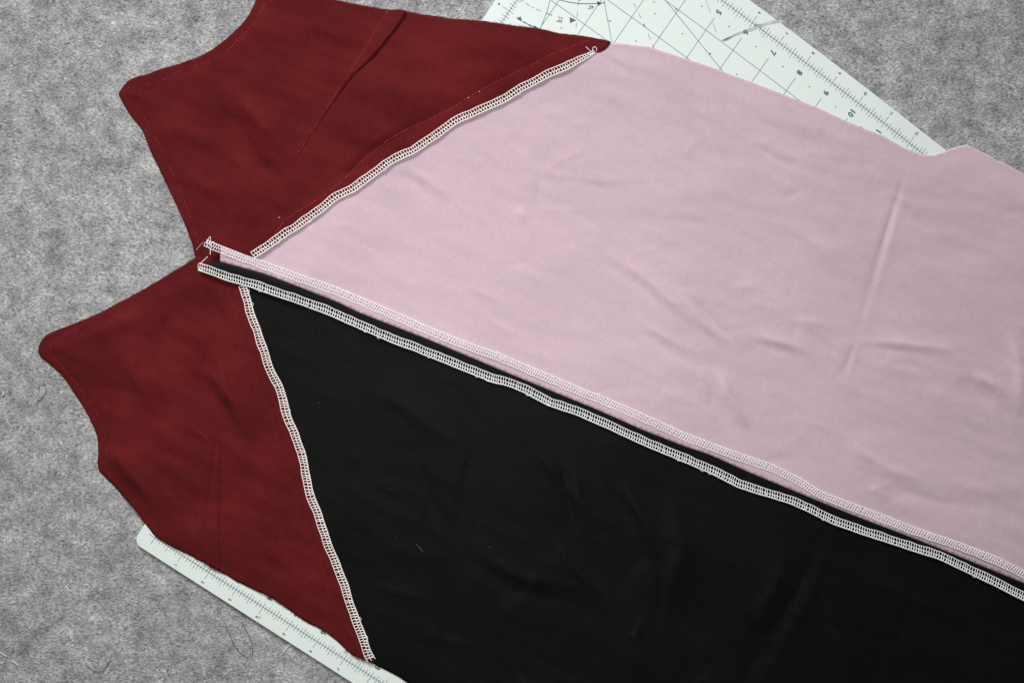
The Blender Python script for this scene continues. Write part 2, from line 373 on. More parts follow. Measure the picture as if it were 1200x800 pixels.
# ------------------------------------------------------------------ the garment
# creases: (points in the photo, half width mm, height mm)
CR = [
 ([(1064, 190), (1045, 250), (1020, 335), (1001, 400)], 2.2, -.62), ([(1068, 195), (1052, 250), (1028, 335), (1006, 398)], 3.6, .16),
 ([(1001, 400), (994, 422), (985, 446)], 2.0, -.45), ([(1007, 402), (1000, 424), (992, 446)], 2.6, .1),
 ([(1000, 397), (1050, 402), (1112, 409), (1152, 426)], 3.6, .6), ([(1000, 404), (1050, 411), (1112, 421)], 3.0, -.35),
 ([(1112, 408), (1132, 416), (1152, 424)], 2.0, -.3), ([(1122, 440), (1140, 454), (1171, 479)], 4.5, -.75), ([(1136, 434), (1165, 452), (1180, 470)], 4.5, .5),
 ([(1000, 424), (1060, 432), (1130, 450)], 9, .3), ([(1060, 455), (1120, 480), (1170, 510)], 10, .35),
 ([(805, 343), (837, 379), (866, 405)], 2.0, -.6), ([(797, 346), (828, 384), (858, 410)], 3.4, .42),
 ([(868, 390), (925, 404), (960, 418)], 3.6, .6), ([(872, 400), (925, 414), (955, 427)], 3.0, -.35),
 ([(928, 375), (950, 376), (975, 384)], 2.6, .35), ([(933, 377), (928, 402)], 2.0, -.15),
 ([(842, 430), (852, 460), (868, 488), (884, 512)], 5.0, .6), ([(830, 445), (836, 472), (850, 500), (866, 520)], 4.5, -.45),
 ([(695, 288), (750, 322), (807, 372), (850, 400)], 4.0, .40), ([(690, 296), (745, 332), (800, 380)], 4.0, -.25), ([(745, 376), (780, 395), (822, 420)], 3.5, .4), ([(740, 384), (775, 404), (815, 430)], 3.5, -.35),
 ([(760, 430), (800, 450), (835, 478)], 5, -.2), ([(868, 352), (895, 360), (930, 366)], 4, .2), ([(560, 395), (640, 418), (700, 440)], 7, .3),
 ([(468, 200), (488, 216), (510, 238)], 4.5, -.55), ([(480, 196), (505, 214), (530, 238)], 5, .35), ([(440, 235), (465, 250), (490, 270)], 6, -.3),
 ([(594, 154), (606, 168), (620, 184)], 4.5, -.35), ([(628, 118), (648, 122), (672, 124)], 5, -.45), ([(635, 130), (665, 138)], 6, .3), ([(560, 180), (580, 200), (610, 222)], 6, -.25),
 ([(702, 64), (716, 72), (736, 86)], 2.4, -.4), ([(708, 60), (724, 70), (748, 84)], 3.2, .3),
 ([(990, 505), (1010, 530), (1040, 550), (1100, 566)], 6, .55), ([(1022, 552), (1055, 574), (1100, 588), (1175, 598)], 6, -.6), ([(1100, 560), (1150, 575), (1200, 578)], 8, .4),
 ([(955, 145), (985, 190), (1015, 232)], 2.6, -.22), ([(930, 155), (960, 175), (980, 196)], 3, -.25), ([(1010, 195), (1045, 245)], 2.0, -.2), ([(860, 130), (930, 160), (1000, 176)], 6, -.25), ([(790, 110), (850, 150), (930, 190)], 7, .3),
 ([(560, 300), (640, 330), (720, 350)], 8, .3), ([(610, 198), (700, 212), (800, 208)], 5, .3), ([(620, 206), (700, 220), (790, 216)], 5, -.25), ([(690, 173), (660, 188), (630, 205)], 3.0, .3),
 ([(632, 205), (628, 260)], 5, -.25), ([(880, 540), (930, 520), (960, 480)], 9, .3), ([(1060, 300), (1120, 320), (1190, 330)], 7, .3), ([(900, 250), (960, 290), (1000, 320)], 8, .3), ([(1070, 250), (1080, 262), (1096, 276)], 3, -.2),
 ([(1185, 380), (1196, 440), (1190, 500)], 7, .4), ([(400, 300), (470, 330), (560, 350)], 8, .3), ([(360, 270), (420, 262), (480, 280)], 7, .25),
]
for _ in range(90):                                                # many faint fine wrinkles scattered over the pink cloth
    x, y = rng.uniform(330, 1200), rng.uniform(60, 640)
    if y > 300 + (x - 252) * .40 or y < 60 + abs(x - 700) * .33 + 20: continue
    a = rng.normal(math.radians(28), .42); c = rng.normal(0, .25); ln = rng.uniform(25, 85); pts = []
    for k in range(4): pts.append((x, y)); x += math.cos(a) * ln / 3; y += math.sin(a) * ln / 3; a += c
    wd = rng.uniform(1.5, 4.0); h = rng.choice([-1, 1]) * rng.uniform(.05, .105) * wd
    CR.append((pts, wd, h))
CR_BLACK = [
 ([(963, 625), (930, 700), (880, 780), (850, 850)], 4, -.8), ([(975, 630), (945, 705), (900, 785), (870, 850)], 5, .45), ([(925, 640), (905, 690), (870, 760)], 8, .8),
 ([(535, 560), (545, 620), (530, 700), (510, 800)], 8, -1.1), ([(545, 650), (600, 690), (680, 710), (760, 745)], 8, -.8), ([(550, 640), (610, 675), (690, 690)], 8, .7),
 ([(655, 530), (666, 585), (674, 650)], 5, -.5), ([(668, 530), (682, 600), (690, 650)], 6, .35), ([(710, 560), (735, 610), (742, 650), (720, 700)], 8, -.9), ([(722, 555), (752, 605), (790, 690)], 8, .8),
 ([(420, 450), (480, 480), (560, 540)], 10, .5), ([(1000, 660), (1060, 700), (1150, 730)], 10, .8), ([(780, 560), (800, 640), (760, 760)], 12, .7), ([(880, 560), (868, 556)], 3, -.5),
]
for _ in range(40):
    x, y = rng.uniform(380, 1180), rng.uniform(420, 800)
    if y < 350 + (x - 252) * .42: continue
    a = rng.normal(math.radians(75), .5); c = rng.normal(0, .25); ln = rng.uniform(60, 150); pts = []
    for k in range(4): pts.append((x, y)); x += math.cos(a) * ln / 3; y += math.sin(a) * ln / 3; a += c
    wd = rng.uniform(3, 7); CR_BLACK.append((pts, wd, rng.choice([-1, 1]) * .09 * wd))
CR_RED = [
 ([(255, 118), (278, 160), (305, 195), (345, 218)], 8, -1.0), ([(275, 110), (310, 150), (340, 185)], 10, .7), ([(228, 75), (262, 88), (300, 86)], 6, -.5),
 ([(165, 109), (182, 101)], 3, -.4), ([(212, 80), (222, 88)], 3, -.45), ([(190, 85), (194, 96)], 3, -.3), ([(262, 50), (270, 60)], 3, -.3), ([(235, 66), (240, 76)], 3, -.3), ([(340, 20), (400, 45), (420, 70)], 9, .5), ([(390, 160), (440, 165), (480, 150)], 8, .5),
 ([(440, 80), (500, 70), (560, 60)], 10, .5), ([(400, 205), (430, 196), (452, 182)], 4, -.5), ([(205, 190), (240, 220), (280, 235)], 9, .5),
 # lower burgundy
 ([(236, 335), (262, 385), (282, 440)], 9, -.6), ([(215, 430), (250, 462), (290, 520)], 9, -.55), ([(235, 425), (275, 470), (310, 520)], 9, .45),
 ([(196, 365), (194, 385), (200, 410)], 7, -.35), ([(150, 380), (160, 440), (190, 500)], 10, .6), ([(122, 370), (128, 380)], 3, -.25), ([(92, 388), (98, 394)], 3, -.2),
 ([(180, 540), (220, 590), (236, 640)], 8, -.6), ([(120, 520), (160, 560), (190, 610)], 9, .5), ([(300, 560), (320, 640), (360, 700)], 9, .4),
]
CR_RED += [([(257, 495), (250, 553), (243.5, 596), (239.5, 652)], 1.2, -.30), ([(330, 262), (368, 237), (400, 213), (430, 184), (478, 152), (530, 128), (600, 88), (670, 55), (700, 46)], 1.6, -.22), ([(322, 250), (360, 228), (394, 203), (424, 176), (474, 144), (526, 120), (598, 80)], 4, .2),
 ([(262, 328), (283, 387), (300, 437), (320, 490), (336, 548), (358, 610), (377, 660), (400, 722), (424, 770)], 1.4, -.25), ([(247, 400), (262, 440), (285, 500), (300, 560)], 8, .6),
 ([(150, 101), (178, 153), (203, 205), (226, 265)], 2.0, -.15), ([(160, 108), (220, 80), (262, 62), (298, 27), (308, 5)], 2.0, -.18), ([(60, 408), (87, 447), (110, 480), (125, 520)], 2.0, -.15), ([(60, 398), (130, 372), (190, 340)], 2.2, -.15)]
LDIR = np.array([-.35, .94])
def perp(p):
    q = P(p); t = q[-1] - q[0]; t = t / np.hypot(*t); return min(2.0, .75 / max(.2, abs(t[0] * LDIR[1] - t[1] * LDIR[0])))
CRW = [(P(p), wd, h * g_ * perp(p)) for L_, g_ in ((CR, 1.75), (CR_BLACK, 2.2), (CR_RED, 3.2)) for p, wd, h in L_]
MATBB = (MATPOLY.min(0), MATPOLY.max(0))
OUTER = []
def d_outer(X):
    d = np.full(len(X), 1e9)
    for pl in OUTER: d = np.minimum(d, dist_line(X, pl)[0])
    return d
def G(X):
    """height in mm of the lowest cloth layer over the mat and the felt"""
    d, _ = dist_line(X, np.vstack([MATPOLY, MATPOLY[:1]])); ins = inside(X, MATPOLY); d = np.where(ins, 0, d)
    z = MT * (1 - sstep(0.5, 42, d)); 
    rd = np.zeros(len(X)); mi = inside(X, UPPOLY) | inside(X, LOPOLY)
    if mi.any(): rd[mi] = sstep(4, 30, np.minimum(dist_line(X[mi], UPEDGE)[0], dist_line(X[mi], LOEDGE)[0]))
    wr = .9 + 1.5 * rd
    for pl, wd, h in CRW:
        lo = pl.min(0) - 3.2 * wd; hi = pl.max(0) + 3.2 * wd
        m = np.all((X > lo) & (X < hi), axis=1)
        if not m.any(): continue
        dd, t = dist_line(X[m], pl); L_ = np.hypot(*np.diff(pl, axis=0).T).sum()
        e = np.clip(np.minimum(t / .35, (1 - t) / .5), 0, 1); e = (.05 + .95 * e * e * (3 - 2 * e)) * np.exp(-(np.where((t <= 0) | (t >= 1), dd, 0) / (wd * 1.1)) ** 2)
        ww = wd * (.75 + .6 * t); a_ = .3 * ww
        pr = np.exp(-(np.sqrt(dd * dd + a_ * a_) - a_) / (ww * .62)) * (1 - sstep(2.0, 3.1, dd / wd))
        wr[m] += h * e * pr
    ca, sa = math.cos(DIRC), math.sin(DIRC)
    for i, (x, y) in enumerate(X):
        u, v = x * ca + y * sa, -x * sa + y * ca
        wr[i] += 1.3 * noise.noise(Vector((u * .010, v * .018, 1.3))) + (.55 + 1.5 * rd[i]) * noise.noise(Vector((u * .020, v * .040, 7.7))) + (.46 + .4 * rd[i]) * noise.noise(Vector((u * .035, v * .10, 3.1))) + .09 * noise.noise(Vector((x * .13, y * .13, 2.2)))
    return z + (np.log1p(np.exp(2.2 * wr)) / 2.2 + .25) * (.28 + .72 * sstep(0, 18, d_outer(X))) + .12

SEAM = smooth_line(P([(252, 305), (280, 312.5), (308, 320), (360, 340), (396, 354), (420, 366), (500, 397), (600, 439), (700, 480), (750, 502.3), (800, 522), (832, 532.5), (875, 552), (950, 583), (1000, 603.5), (1050, 622.5), (1100, 642), (1200, 683), (1300, 722)]), 4, 1)
PINKEDGE = smooth_line(P([(243, 281), (254, 286), (266, 290.5), (284, 298), (308, 306), (336, 316), (360, 325), (390, 335), (420, 347), (460, 364), (500, 382), (550, 402), (585, 414), (625, 431), (675, 452), (720, 470), (750, 483), (800, 506), (840, 521), (875, 533.5), (910, 546), (940, 561), (962, 575.5), (990, 586), (1028, 600), (1067, 616), (1110, 630), (1143, 642), (1170, 653), (1200, 668), (1300, 708)]), 3, 1)
BLACKEDGE = smooth_line(P([(233, 317), (250, 323), (264, 328.5), (292, 336), (320, 346), (350, 356), (380, 367), (420, 384.5), (460, 402), (485, 411), (515, 423), (540, 433), (577, 448), (595, 452), (612, 459), (642, 475), (675, 486), (712, 502), (750, 520), (795, 538.5), (835, 555.5), (862, 570), (890, 579), (925, 589.5), (950, 601), (975, 613.5), (1012, 626.5), (1060, 642), (1100, 655), (1167, 687), (1200, 704), (1300, 748)]), 3, 1)
UPEDGE = smooth_line(P([(298, 302.5), (308, 297), (324, 286), (340, 273), (360, 262), (378, 250), (390, 240), (400, 233), (417, 223), (437, 210), (453, 198), (487, 180), (513, 162), (533, 148.5), (567, 132), (600, 115.5), (633, 98), (667, 81), (684, 72), (698, 62.5)]), 3, 1)
LOEDGE = smooth_line(P([(288, 333), (293, 347), (300, 370), (310, 399), (323, 435), (332, 452), (337, 473), (342, 488), (351, 508), (357, 528), (361, 543), (367, 572), (377, 601), (387, 630), (396, 652), (402, 668), (407, 682), (417, 710), (427, 737), (433, 757), (440, 771.5)]), 3, 1)
def wavy(e, amp, wl, ph):
    s_ = np.r_[0, np.cumsum(np.hypot(*np.diff(e, axis=0).T))]; t = np.gradient(e, axis=0); t /= np.hypot(*t.T)[:, None]
    a = amp * (np.sin(s_ / wl * 2 * math.pi + ph) + .5 * np.sin(s_ / wl * 4.6 * math.pi + 2 * ph)) * np.clip(np.minimum(s_, s_[-1] - s_) / 20, 0, 1)
    return e + np.c_[-t[:, 1], t[:, 0]] * a[:, None]
UPEDGE = wavy(UPEDGE, .55, 62, 1.0); LOEDGE = wavy(LOEDGE, .35, 48, 2.0)
def rise_up(X):  d, _ = dist_line(X, UPEDGE); return 1 - sstep(9, 17, d)
def rise_lo(X):  d, _ = dist_line(X, LOEDGE); return 1 - sstep(9, 17, d)
LEFTC = P([(262, 312)])[0]
def left_bump(X): return 1 - sstep(45, 85, np.hypot(*(X - LEFTC).T))
def z_base(X): return G(X)
def z_up(X): return G(X) + .15 + .75 * rise_up(X) * (.35 + .65 * sstep(4, 30, np.hypot(*(X - UPEDGE[-1]).T))) + .25 * left_bump(X)
def z_lo(X): return G(X) + .15 + .75 * rise_lo(X)
def z_strip(X):
    d, _ = dist_line(X, SEAM); return G(X) + .65 + .45 * sstep(0, 3.5, d) + 1.35 * left_bump(X)

garment = empty('sewn_dress_panels', (0, 0, 0), 'unfinished burgundy, pink and black garment lying wrong side up across the mat', 'garment')
def panel(name, ring_px, zf, mat_, grid=2.3, step=1.5, jag=.25, parent=None, thick=.32, edge_lift=.15, world=False, label=None):
    ring = resample(np.array(ring_px, float) if world else P(ring_px), 1.5, True)
    ring = (np.roll(ring, 1, 0) + 10 * ring + np.roll(ring, -1, 0)) / 12
    ring = resample(ring, step, True)
    t = np.roll(ring, -1, 0) - np.roll(ring, 1, 0); t /= np.hypot(*t.T)[:, None]
    j = np.array([noise.noise(Vector((x * .35, y * .35, 5))) + .6 * noise.noise(Vector((x * 1.1, y * 1.1, 9))) for x, y in ring]) * jag
    ring = ring + np.c_[-t[:, 1], t[:, 0]] * j[:, None]
    lo, hi = ring.min(0), ring.max(0)
    xs = np.arange(lo[0], hi[0], grid); ys = np.arange(lo[1], hi[1], grid * .866)
    gx, gy = np.meshgrid(xs, ys); gx = gx + (np.arange(len(ys)) % 2)[:, None] * grid / 2
    I = np.c_[gx.ravel(), gy.ravel()] + rng.normal(0, grid * .06, (gx.size, 2))
    I = I[inside(I, ring)]
    d, _ = dist_line(I, np.vstack([ring, ring[:1]])) ; I = I[d > step * .55]
    X = np.vstack([ring, I]); nr = len(ring)
    res = delaunay_2d_cdt([Vector(p) for p in X], [], [list(range(nr))], 1, 1e-4)
    X = np.array([tuple(v) for v in res[0]]); F = [tuple(f) for f in res[2]]
    z = zf(X)
    if edge_lift:
        d, _ = dist_line(X, np.vstack([ring, ring[:1]])); e = np.exp(-(d / 2.2) ** 2)
        z = z + e * edge_lift * np.array([.5 + noise.noise(Vector((x * .06, y * .06, 4))) for x, y in X])
    V = np.c_[X, z] * MM
    F = [f if (X[f[1]][0] - X[f[0]][0]) * (X[f[2]][1] - X[f[0]][1]) - (X[f[1]][1] - X[f[0]][1]) * (X[f[2]][0] - X[f[0]][0]) > 0 else f[::-1] for f in F]
    o = mesh_obj(name, V, F, mat_, parent or garment)
    sm = o.modifiers.new('thickness', 'SOLIDIFY'); sm.thickness = thick * MM; sm.offset = -1
    if label: o['label'] = label
    return o
UPPOLY = np.vstack([P([(228, 300), (195, 217), (137.5, 109), (150, 93), (247, 58), (299, 0), (303, -12), (387, -2), (527, 21.5), (653, 39), (715, 50)]), UPEDGE[::-1]])
LOPOLY = np.vstack([P([(288, 333), (230, 300), (133, 357), (43.5, 412), (97, 477), (113, 543), (175, 619), (250, 665), (322, 703), (383, 741), (437, 777)]), LOEDGE[::-1]])
OUTER += [P([(228, 300), (218, 267), (206, 240), (195, 217), (177, 180), (166, 152), (150, 132), (143, 120), (137.5, 109), (150, 93), (172, 86.5), (190, 79.5), (210, 74), (247, 58), (267, 43), (283, 28), (299, 0), (303, -12)]),
          P([(387, -2), (450, 10), (527, 21.5), (587, 28), (627, 33), (653, 39), (700, 45.5), (715, 50), (760, 55), (790, 64.5), (820, 74.5), (860, 89), (910, 108), (957, 126), (1013, 151), (1057, 172), (1077, 180), (1093, 182), (1110, 176), (1134, 169), (1163, 183), (1200, 203), (1300, 252)]),
          P([(230, 300), (200, 319), (133, 357), (100, 373), (62, 387.5), (47, 399), (43.5, 412), (60, 428.5), (82, 454), (97, 477), (108, 498), (114, 518), (113, 543), (133, 569.5), (157, 595), (175, 619), (185, 630.5), (217, 647.5), (250, 665), (287, 685), (322, 703), (353, 725), (383, 741), (412, 766), (437, 777), (478, 800), (560, 850)])]
w2 = lambda pl: [tuple(p) for p in pl]
# skirt panels
pink_px = [(715, 50), (760, 55), (790, 64.5), (820, 74.5), (842, 82), (860, 89), (883, 97.5), (910, 108), (933, 117), (957, 126), (990, 141.5), (1013, 151), (1033, 158.5), (1057, 172), (1077, 180), (1093, 182), (1110, 176), (1122, 171.5), (1134, 169), (1150, 177), (1163, 183), (1168, 188), (1177, 190), (1200, 203), (1300, 252)]
up_in = [(690, 52), (664, 66), (630, 83), (597, 101), (562, 118), (528, 134), (508, 148), (482, 166), (448, 184), (430, 197), (410, 211), (393, 223), (383, 229), (370, 240), (352, 252), (332, 262), (316, 276), (298, 287), (268, 296), (254, 301)]
pink = panel('skirt_panel', w2(P(pink_px)) + w2(SEAM[::-1][::2]) + w2(P(up_in[::-1])), z_base, M_pink, world=True, grid=2.0, jag=.15, label='dusty pink skirt panel, wrinkled')
lo_in = [(276, 322), (282, 350), (290, 373), (300, 402), (312, 438), (322, 456), (331, 490), (341, 510), (350, 545), (357, 575), (367, 604), (377, 632), (391, 668), (406, 710), (416, 738), (428, 765), (436, 776)]
blk_bot = [(445, 781), (460, 788.5), (470, 794), (478, 800), (500, 812), (560, 850), (700, 880), (1300, 880)]
sp = SEAM[::2]
black = panel('skirt_panel', w2(P(lo_in)) + w2(P(blk_bot)) + w2(sp[::-1]), lambda X: G(X) - .02, M_black, world=True, jag=.15, label='plain black skirt panel')
# bodice panels
up_px = [(303, -12), (299, 0), (296, 8), (290, 19), (283, 28), (267, 43), (247, 58), (232, 66), (221, 69.5), (210, 74), (190, 79.5), (180, 83), (172, 86.5), (160, 89), (150, 93.5), (143, 101), (137.5, 109), (143, 120), (150, 132), (160, 144), (166, 152), (177, 180), (186, 198), (195, 217), (206, 240), (218, 267), (224, 284), (228, 300), (234, 315), (262, 322), (288, 310)]
up_top = [(704, 61.5), (709, 58.5), (713, 54.5), (716.5, 49), (708, 47), (700, 45.5), (680, 42), (653, 39), (640, 35.5), (627, 33), (605, 30.5), (587, 28), (567, 25), (545, 23), (527, 21.5), (513, 18.5), (500, 17), (480, 13), (464, 11), (450, 10), (430, 6.5), (410, 3), (387, -2), (350, -12)]
upper = panel('bodice_panel', w2(P(up_px)) + w2(UPEDGE[::2]) + w2(P(up_top)), z_up, M_red, 1.8, world=True, jag=.25, label='upper burgundy bodice panel with bright running stitches')
lo_px = [(230, 300), (216, 309.5), (200, 319), (184, 329), (167, 339), (133, 357), (118, 365), (100, 373), (85, 379), (73, 383.5), (62, 387.5), (53, 392), (47, 399), (44, 405), (43.5, 412), (46, 418), (53, 423), (60, 428.5), (67, 435), (75, 444), (82, 454), (90, 466), (97, 477), (103, 488), (108, 498), (112, 508), (114, 518), (114.5, 533), (113, 543), (115, 552), (123, 560), (133, 569.5), (145, 582), (157, 595), (166, 608), (175, 619), (180, 626), (185, 630.5), (195, 636.5), (203, 641), (217, 647.5), (225, 651), (233, 656.5), (241, 659), (250, 665), (258, 670), (267, 674), (277, 681), (287, 685), (298, 691), (310, 695.3), (322, 702), (333, 709.8), (353, 724.5), (362, 730), (370, 733.5), (383, 741), (392, 748), (400, 755), (406, 761), (412, 766), (418, 769), (430, 773), (437, 777)]
lower = panel('bodice_panel', w2(P(lo_px)) + w2(LOEDGE[::-1][::2]) + w2(P([(284, 325), (262, 314), (240, 303)])), z_lo, M_red, 1.8, world=True, jag=.25, label='lower burgundy bodice panel with plain dart')
# seam allowances pressed open
def cut(pl, x0): return pl[pl[:, 0] >= P([(x0, 300)])[0][0]]
sa_pink = panel('seam_allowance', w2(cut(PINKEDGE, 258)) + w2(SEAM[::-1][::2]), z_strip, M_pink, 2.0, world=True, jag=.1, label='pink seam allowance folded up', edge_lift=.2)
sa_black = panel('seam_allowance', w2(P([(252, 305.5), (246, 310), (240, 316)])) + w2(cut(BLACKEDGE, 240)) + w2((SEAM + np.array([0, -.25]))[::-1][::2]), z_strip, M_black, 2.0, world=True, jag=.1, label='black seam allowance folded down', edge_lift=.2)
panel('seam_allowance', [(244, 281.5), (254, 286), (262, 290.5), (257, 299), (252, 304.5), (246, 309.5), (242, 319), (233.5, 316), (231, 306), (236, 298), (240, 290)], lambda X: z_strip(X) - .45, M_red, 1.6, jag=.2, label='burgundy end of the centre seam allowance')
# darts
def dart(flap, stitch, lift, lab):
    st = P(stitch)
    def zf(X):
        d, _ = dist_line(X, st); base = (z_up if 'upper' in lab else z_lo)(X)
        return base + .38 + lift * sstep(0, 11, d)
    return panel('dart', flap, zf, M_red, 1.6, jag=.08, label=lab, edge_lift=0, parent=upper if 'upper' in lab else lower)
dart([(453, 12), (465, 10.5), (477, 12), (468, 27), (458, 41), (447, 55), (434, 69), (420, 83), (405, 100), (393, 117), (378, 138), (363, 160), (355, 174), (351, 182), (356, 170), (370, 149), (392, 113), (414, 78), (432, 50), (444, 28)], [(453, 13), (414, 78), (370, 149), (352, 180)], .8, 'long dart flap of the upper bodice panel')
dart([(259, 484), (258.5, 533), (257.5, 600), (258, 669), (248, 663), (239.5, 658), (240, 640), (243.5, 596), (250, 553), (256, 510)], [(259, 484), (257.5, 600), (258, 669)], .45, 'narrow dart flap of the lower bodice panel')

# overlock stitching along the cut edges
def overlock(parent, edge, W, pitch, zf, sign, mat_, r=.27, lift=.18, label=None, wtaper=None, double=True):
    T = Tubes(5)
    e = resample(edge, .5); s = np.r_[0, np.cumsum(np.hypot(*np.diff(e, axis=0).T))]; Ltot = s[-1]
    tg = np.gradient(e, axis=0); tg /= np.hypot(*tg.T)[:, None]
    for _ in range(6): tg[1:-1] = (tg[:-2] + 2 * tg[1:-1] + tg[2:]) / 4
    nn = np.c_[-tg[:, 1], tg[:, 0]] * sign
    zz = zf(e + nn * 0.4 * W)
    def at(ss, t, dz=0.0):
        ss = np.clip(np.atleast_1d(ss), 0, Ltot); t = np.broadcast_to(t, ss.shape)
        b = [np.interp(ss, s, a) for a in (e[:, 0], e[:, 1], nn[:, 0], nn[:, 1], zz)]
        return np.c_[b[0] + b[2] * t, b[1] + b[3] * t, b[4] + lift + dz]
    wob = lambda ss, k: np.array([noise.noise(Vector((q * .12, k, 1.5))) for q in np.atleast_1d(ss)])
    def width(ss):
        w_ = W * (1 + .10 * wob(ss, 3))
        return w_ * np.interp(np.atleast_1d(ss) / Ltot, *wtaper) if wtaper else w_
    ns = int(Ltot / pitch); ph = rng.normal(0, .07, ns + 3) * pitch
    pos = np.arange(ns + 1) * pitch + ph[:ns + 1]
    # long threads: needle line, middle line, looped edge
    for q, (t0, am, rr) in enumerate(((1.0, .12, r), (.50, .16, r * .92), (0.02, .22, r * 1.1))):
        fs = np.arange(0, Ltot, pitch / 4); wv = np.sin(fs / pitch * 2 * math.pi + q * 1.7)
        ww = width(fs)
        p = at(fs, ww * t0 + am * wv * (1 if q < 2 else 1.3) + .22 * wob(fs, 11 + q), .10 * np.cos(fs / pitch * 2 * math.pi) + .12)
        T.add(p, rr * (1 + .12 * np.cos(fs / pitch * 4 * math.pi)))
    for i in range(ns):
        a = pos[i]; wi = float(width(a)[0]); sk = rng.normal(0, .10, 6) * pitch; sl = .18 * pitch
        # upper row: short bars between needle line and middle line
        tt = np.linspace(1.0, .5, 4); p = at(a + np.array([0, .06, .12, .18]) * pitch + sk[0] * np.linspace(0, 1, 4), tt * wi, np.array([.05, .22, .22, .1])); T.add(p, r * .88)
        # lower row: slanting loops to the edge
        tt = np.linspace(.5, -.02, 4); p = at(a + np.array([.18, .35, .55, .70]) * pitch + sk[1] * np.linspace(0, 1, 4), tt * wi, np.array([.1, .25, .2, -.05])); T.add(p, r * .85)
        if double and i % 1 == 0:
            tt = np.linspace(.5, 0.0, 4); p = at(a + np.array([.66, .46, .24, .05]) * pitch + sk[2] * np.linspace(0, 1, 4), tt * wi, np.array([.1, .05, .05, .0])); T.add(p, r * .7)
        if rng.random() < .03:                                    # a slack loop standing out of the edge
            k = np.linspace(0, math.pi, 6); p = at(a + (1 - np.cos(k)) * pitch * .6, -np.sin(k) * (.5 + rng.random() * .7), .1); T.add(p, r * .6)
    o = T.build('overlock_stitching', mat_, parent)
    if label: o['label'] = label
    return o
overlock(upper, UPEDGE, 5.7, 2.25, z_up, 1, M_thread, .33, .16, 'cream overlock stitching on the upper burgundy edge', ([0, .93, 1], [1, 1, .35]))
overlock(lower, LOEDGE, 5.7, 2.15, z_lo, -1, M_thread, .33, .16, 'cream overlock stitching on the lower burgundy edge')
overlock(sa_pink, PINKEDGE, 5.5, 1.95, z_strip, -1, M_thread_p, .27, .16, double=True, label='pinkish overlock stitching on the pink allowance')
overlock(sa_black, BLACKEDGE, 5.9, 1.95, z_strip, 1, M_thread_w, .28, .16, double=True, label='white overlock stitching on the black allowance')

# running stitches
TESTP = UPEDGE[40:41]
def stitches(px, zf, ln, gap, r, mat_, label=None, miss=.1, zoff=.02):
    T = Tubes(5); p = resample(smooth_line(P(px), 4, 1), .25); s = 0; i = 0
    z = zf(p); st = int(ln / .25); gp = max(1, int(gap / .25))
    while i + st < len(p):
        if rng.random() > miss:
            q = p[i:i + st + 1]; m = len(q); k = np.linspace(0, math.pi, m); sel = np.linspace(0, m - 1, 5).astype(int)
            T.add(np.c_[q + rng.normal(0, .05, 2), z[i:i + st + 1] + zoff + .16 * np.sin(k) - .05][sel], r)
        i += st + gp
    o = T.build('stitch_line', mat_, upper if zf(TESTP)[0] > z_lo(TESTP)[0] + .1 else lower)
    if label: o['label'] = label
    return o
stitches([(318, 282), (330, 252 + 10), (345, 250), (368, 237), (382, 228), (400, 213), (430, 184), (455, 165), (478, 152), (500, 142), (530, 128), (560, 108), (600, 88), (640, 68), (670, 55), (690, 48)], z_up, 1.7, 1.0, .17, M_redthread, 'bright red running stitches beside the upper seam')
stitches([(168, 100), (185, 96), (200, 88), (212, 82), (227, 77), (243, 71), (262, 62), (273, 52), (287, 40), (298, 27), (308, 10), (314, -6)], z_up, 1.7, 1.1, .14, M_redthread, miss=.25)
stitches([(150, 101), (163, 130), (178, 153), (192, 180), (203, 205), (215, 233), (226, 265), (234, 290)], z_up, 1.8, .9, .10, M_redthread, miss=.3)
stitches([(454, 13), (433, 47), (414, 78), (392, 113), (370, 149), (356, 171), (350, 181)], lambda X: z_up(X) + .45, 1.7, .8, .13, M_redthread, miss=.1)
stitches([(262, 328), (274, 358), (283, 387), (292, 412), (300, 437), (310, 463), (320, 490), (328, 533), (336, 548), (345, 570), (358, 610), (367, 636), (377, 660), (387, 696), (400, 722), (415, 745), (424, 770)], z_lo, 1.9, .7, .10, M_redfray, miss=.05)
stitches([(57, 404), (60, 417), (72, 430), (87, 447), (99, 463), (110, 480), (118, 492), (122, 502), (125, 520), (125, 533), (123, 546)], z_lo, 1.8, .8, .10, M_redthread, miss=.3)
stitches([(60, 398), (85, 390), (105, 383), (130, 372), (165, 355), (190, 340), (215, 322)], z_lo, 1.8, .9, .09, M_redfray, miss=.3)
stitches([(259, 484), (257.5, 540), (257, 600), (257.5, 668)], lambda X: z_lo(X) + .42, 1.8, .6, .10, M_redfray, miss=.1)
# pin-point cream stitch dots near the upper seam
T = Tubes(5)
for x, y in ((327, 255), (562, 108.5), (549, 115.5), (453, 13.5)):
    c = P([(x, y)])[0]; z = z_up(c[None])[0]; T.add([(c[0] - .5, c[1], z + .1), (c[0], c[1] + .1, z + .3), (c[0] + .5, c[1] + .2, z + .1)], .2)
T.build('stitch_knot', M_thread, upper)['kind'] = 'stuff'

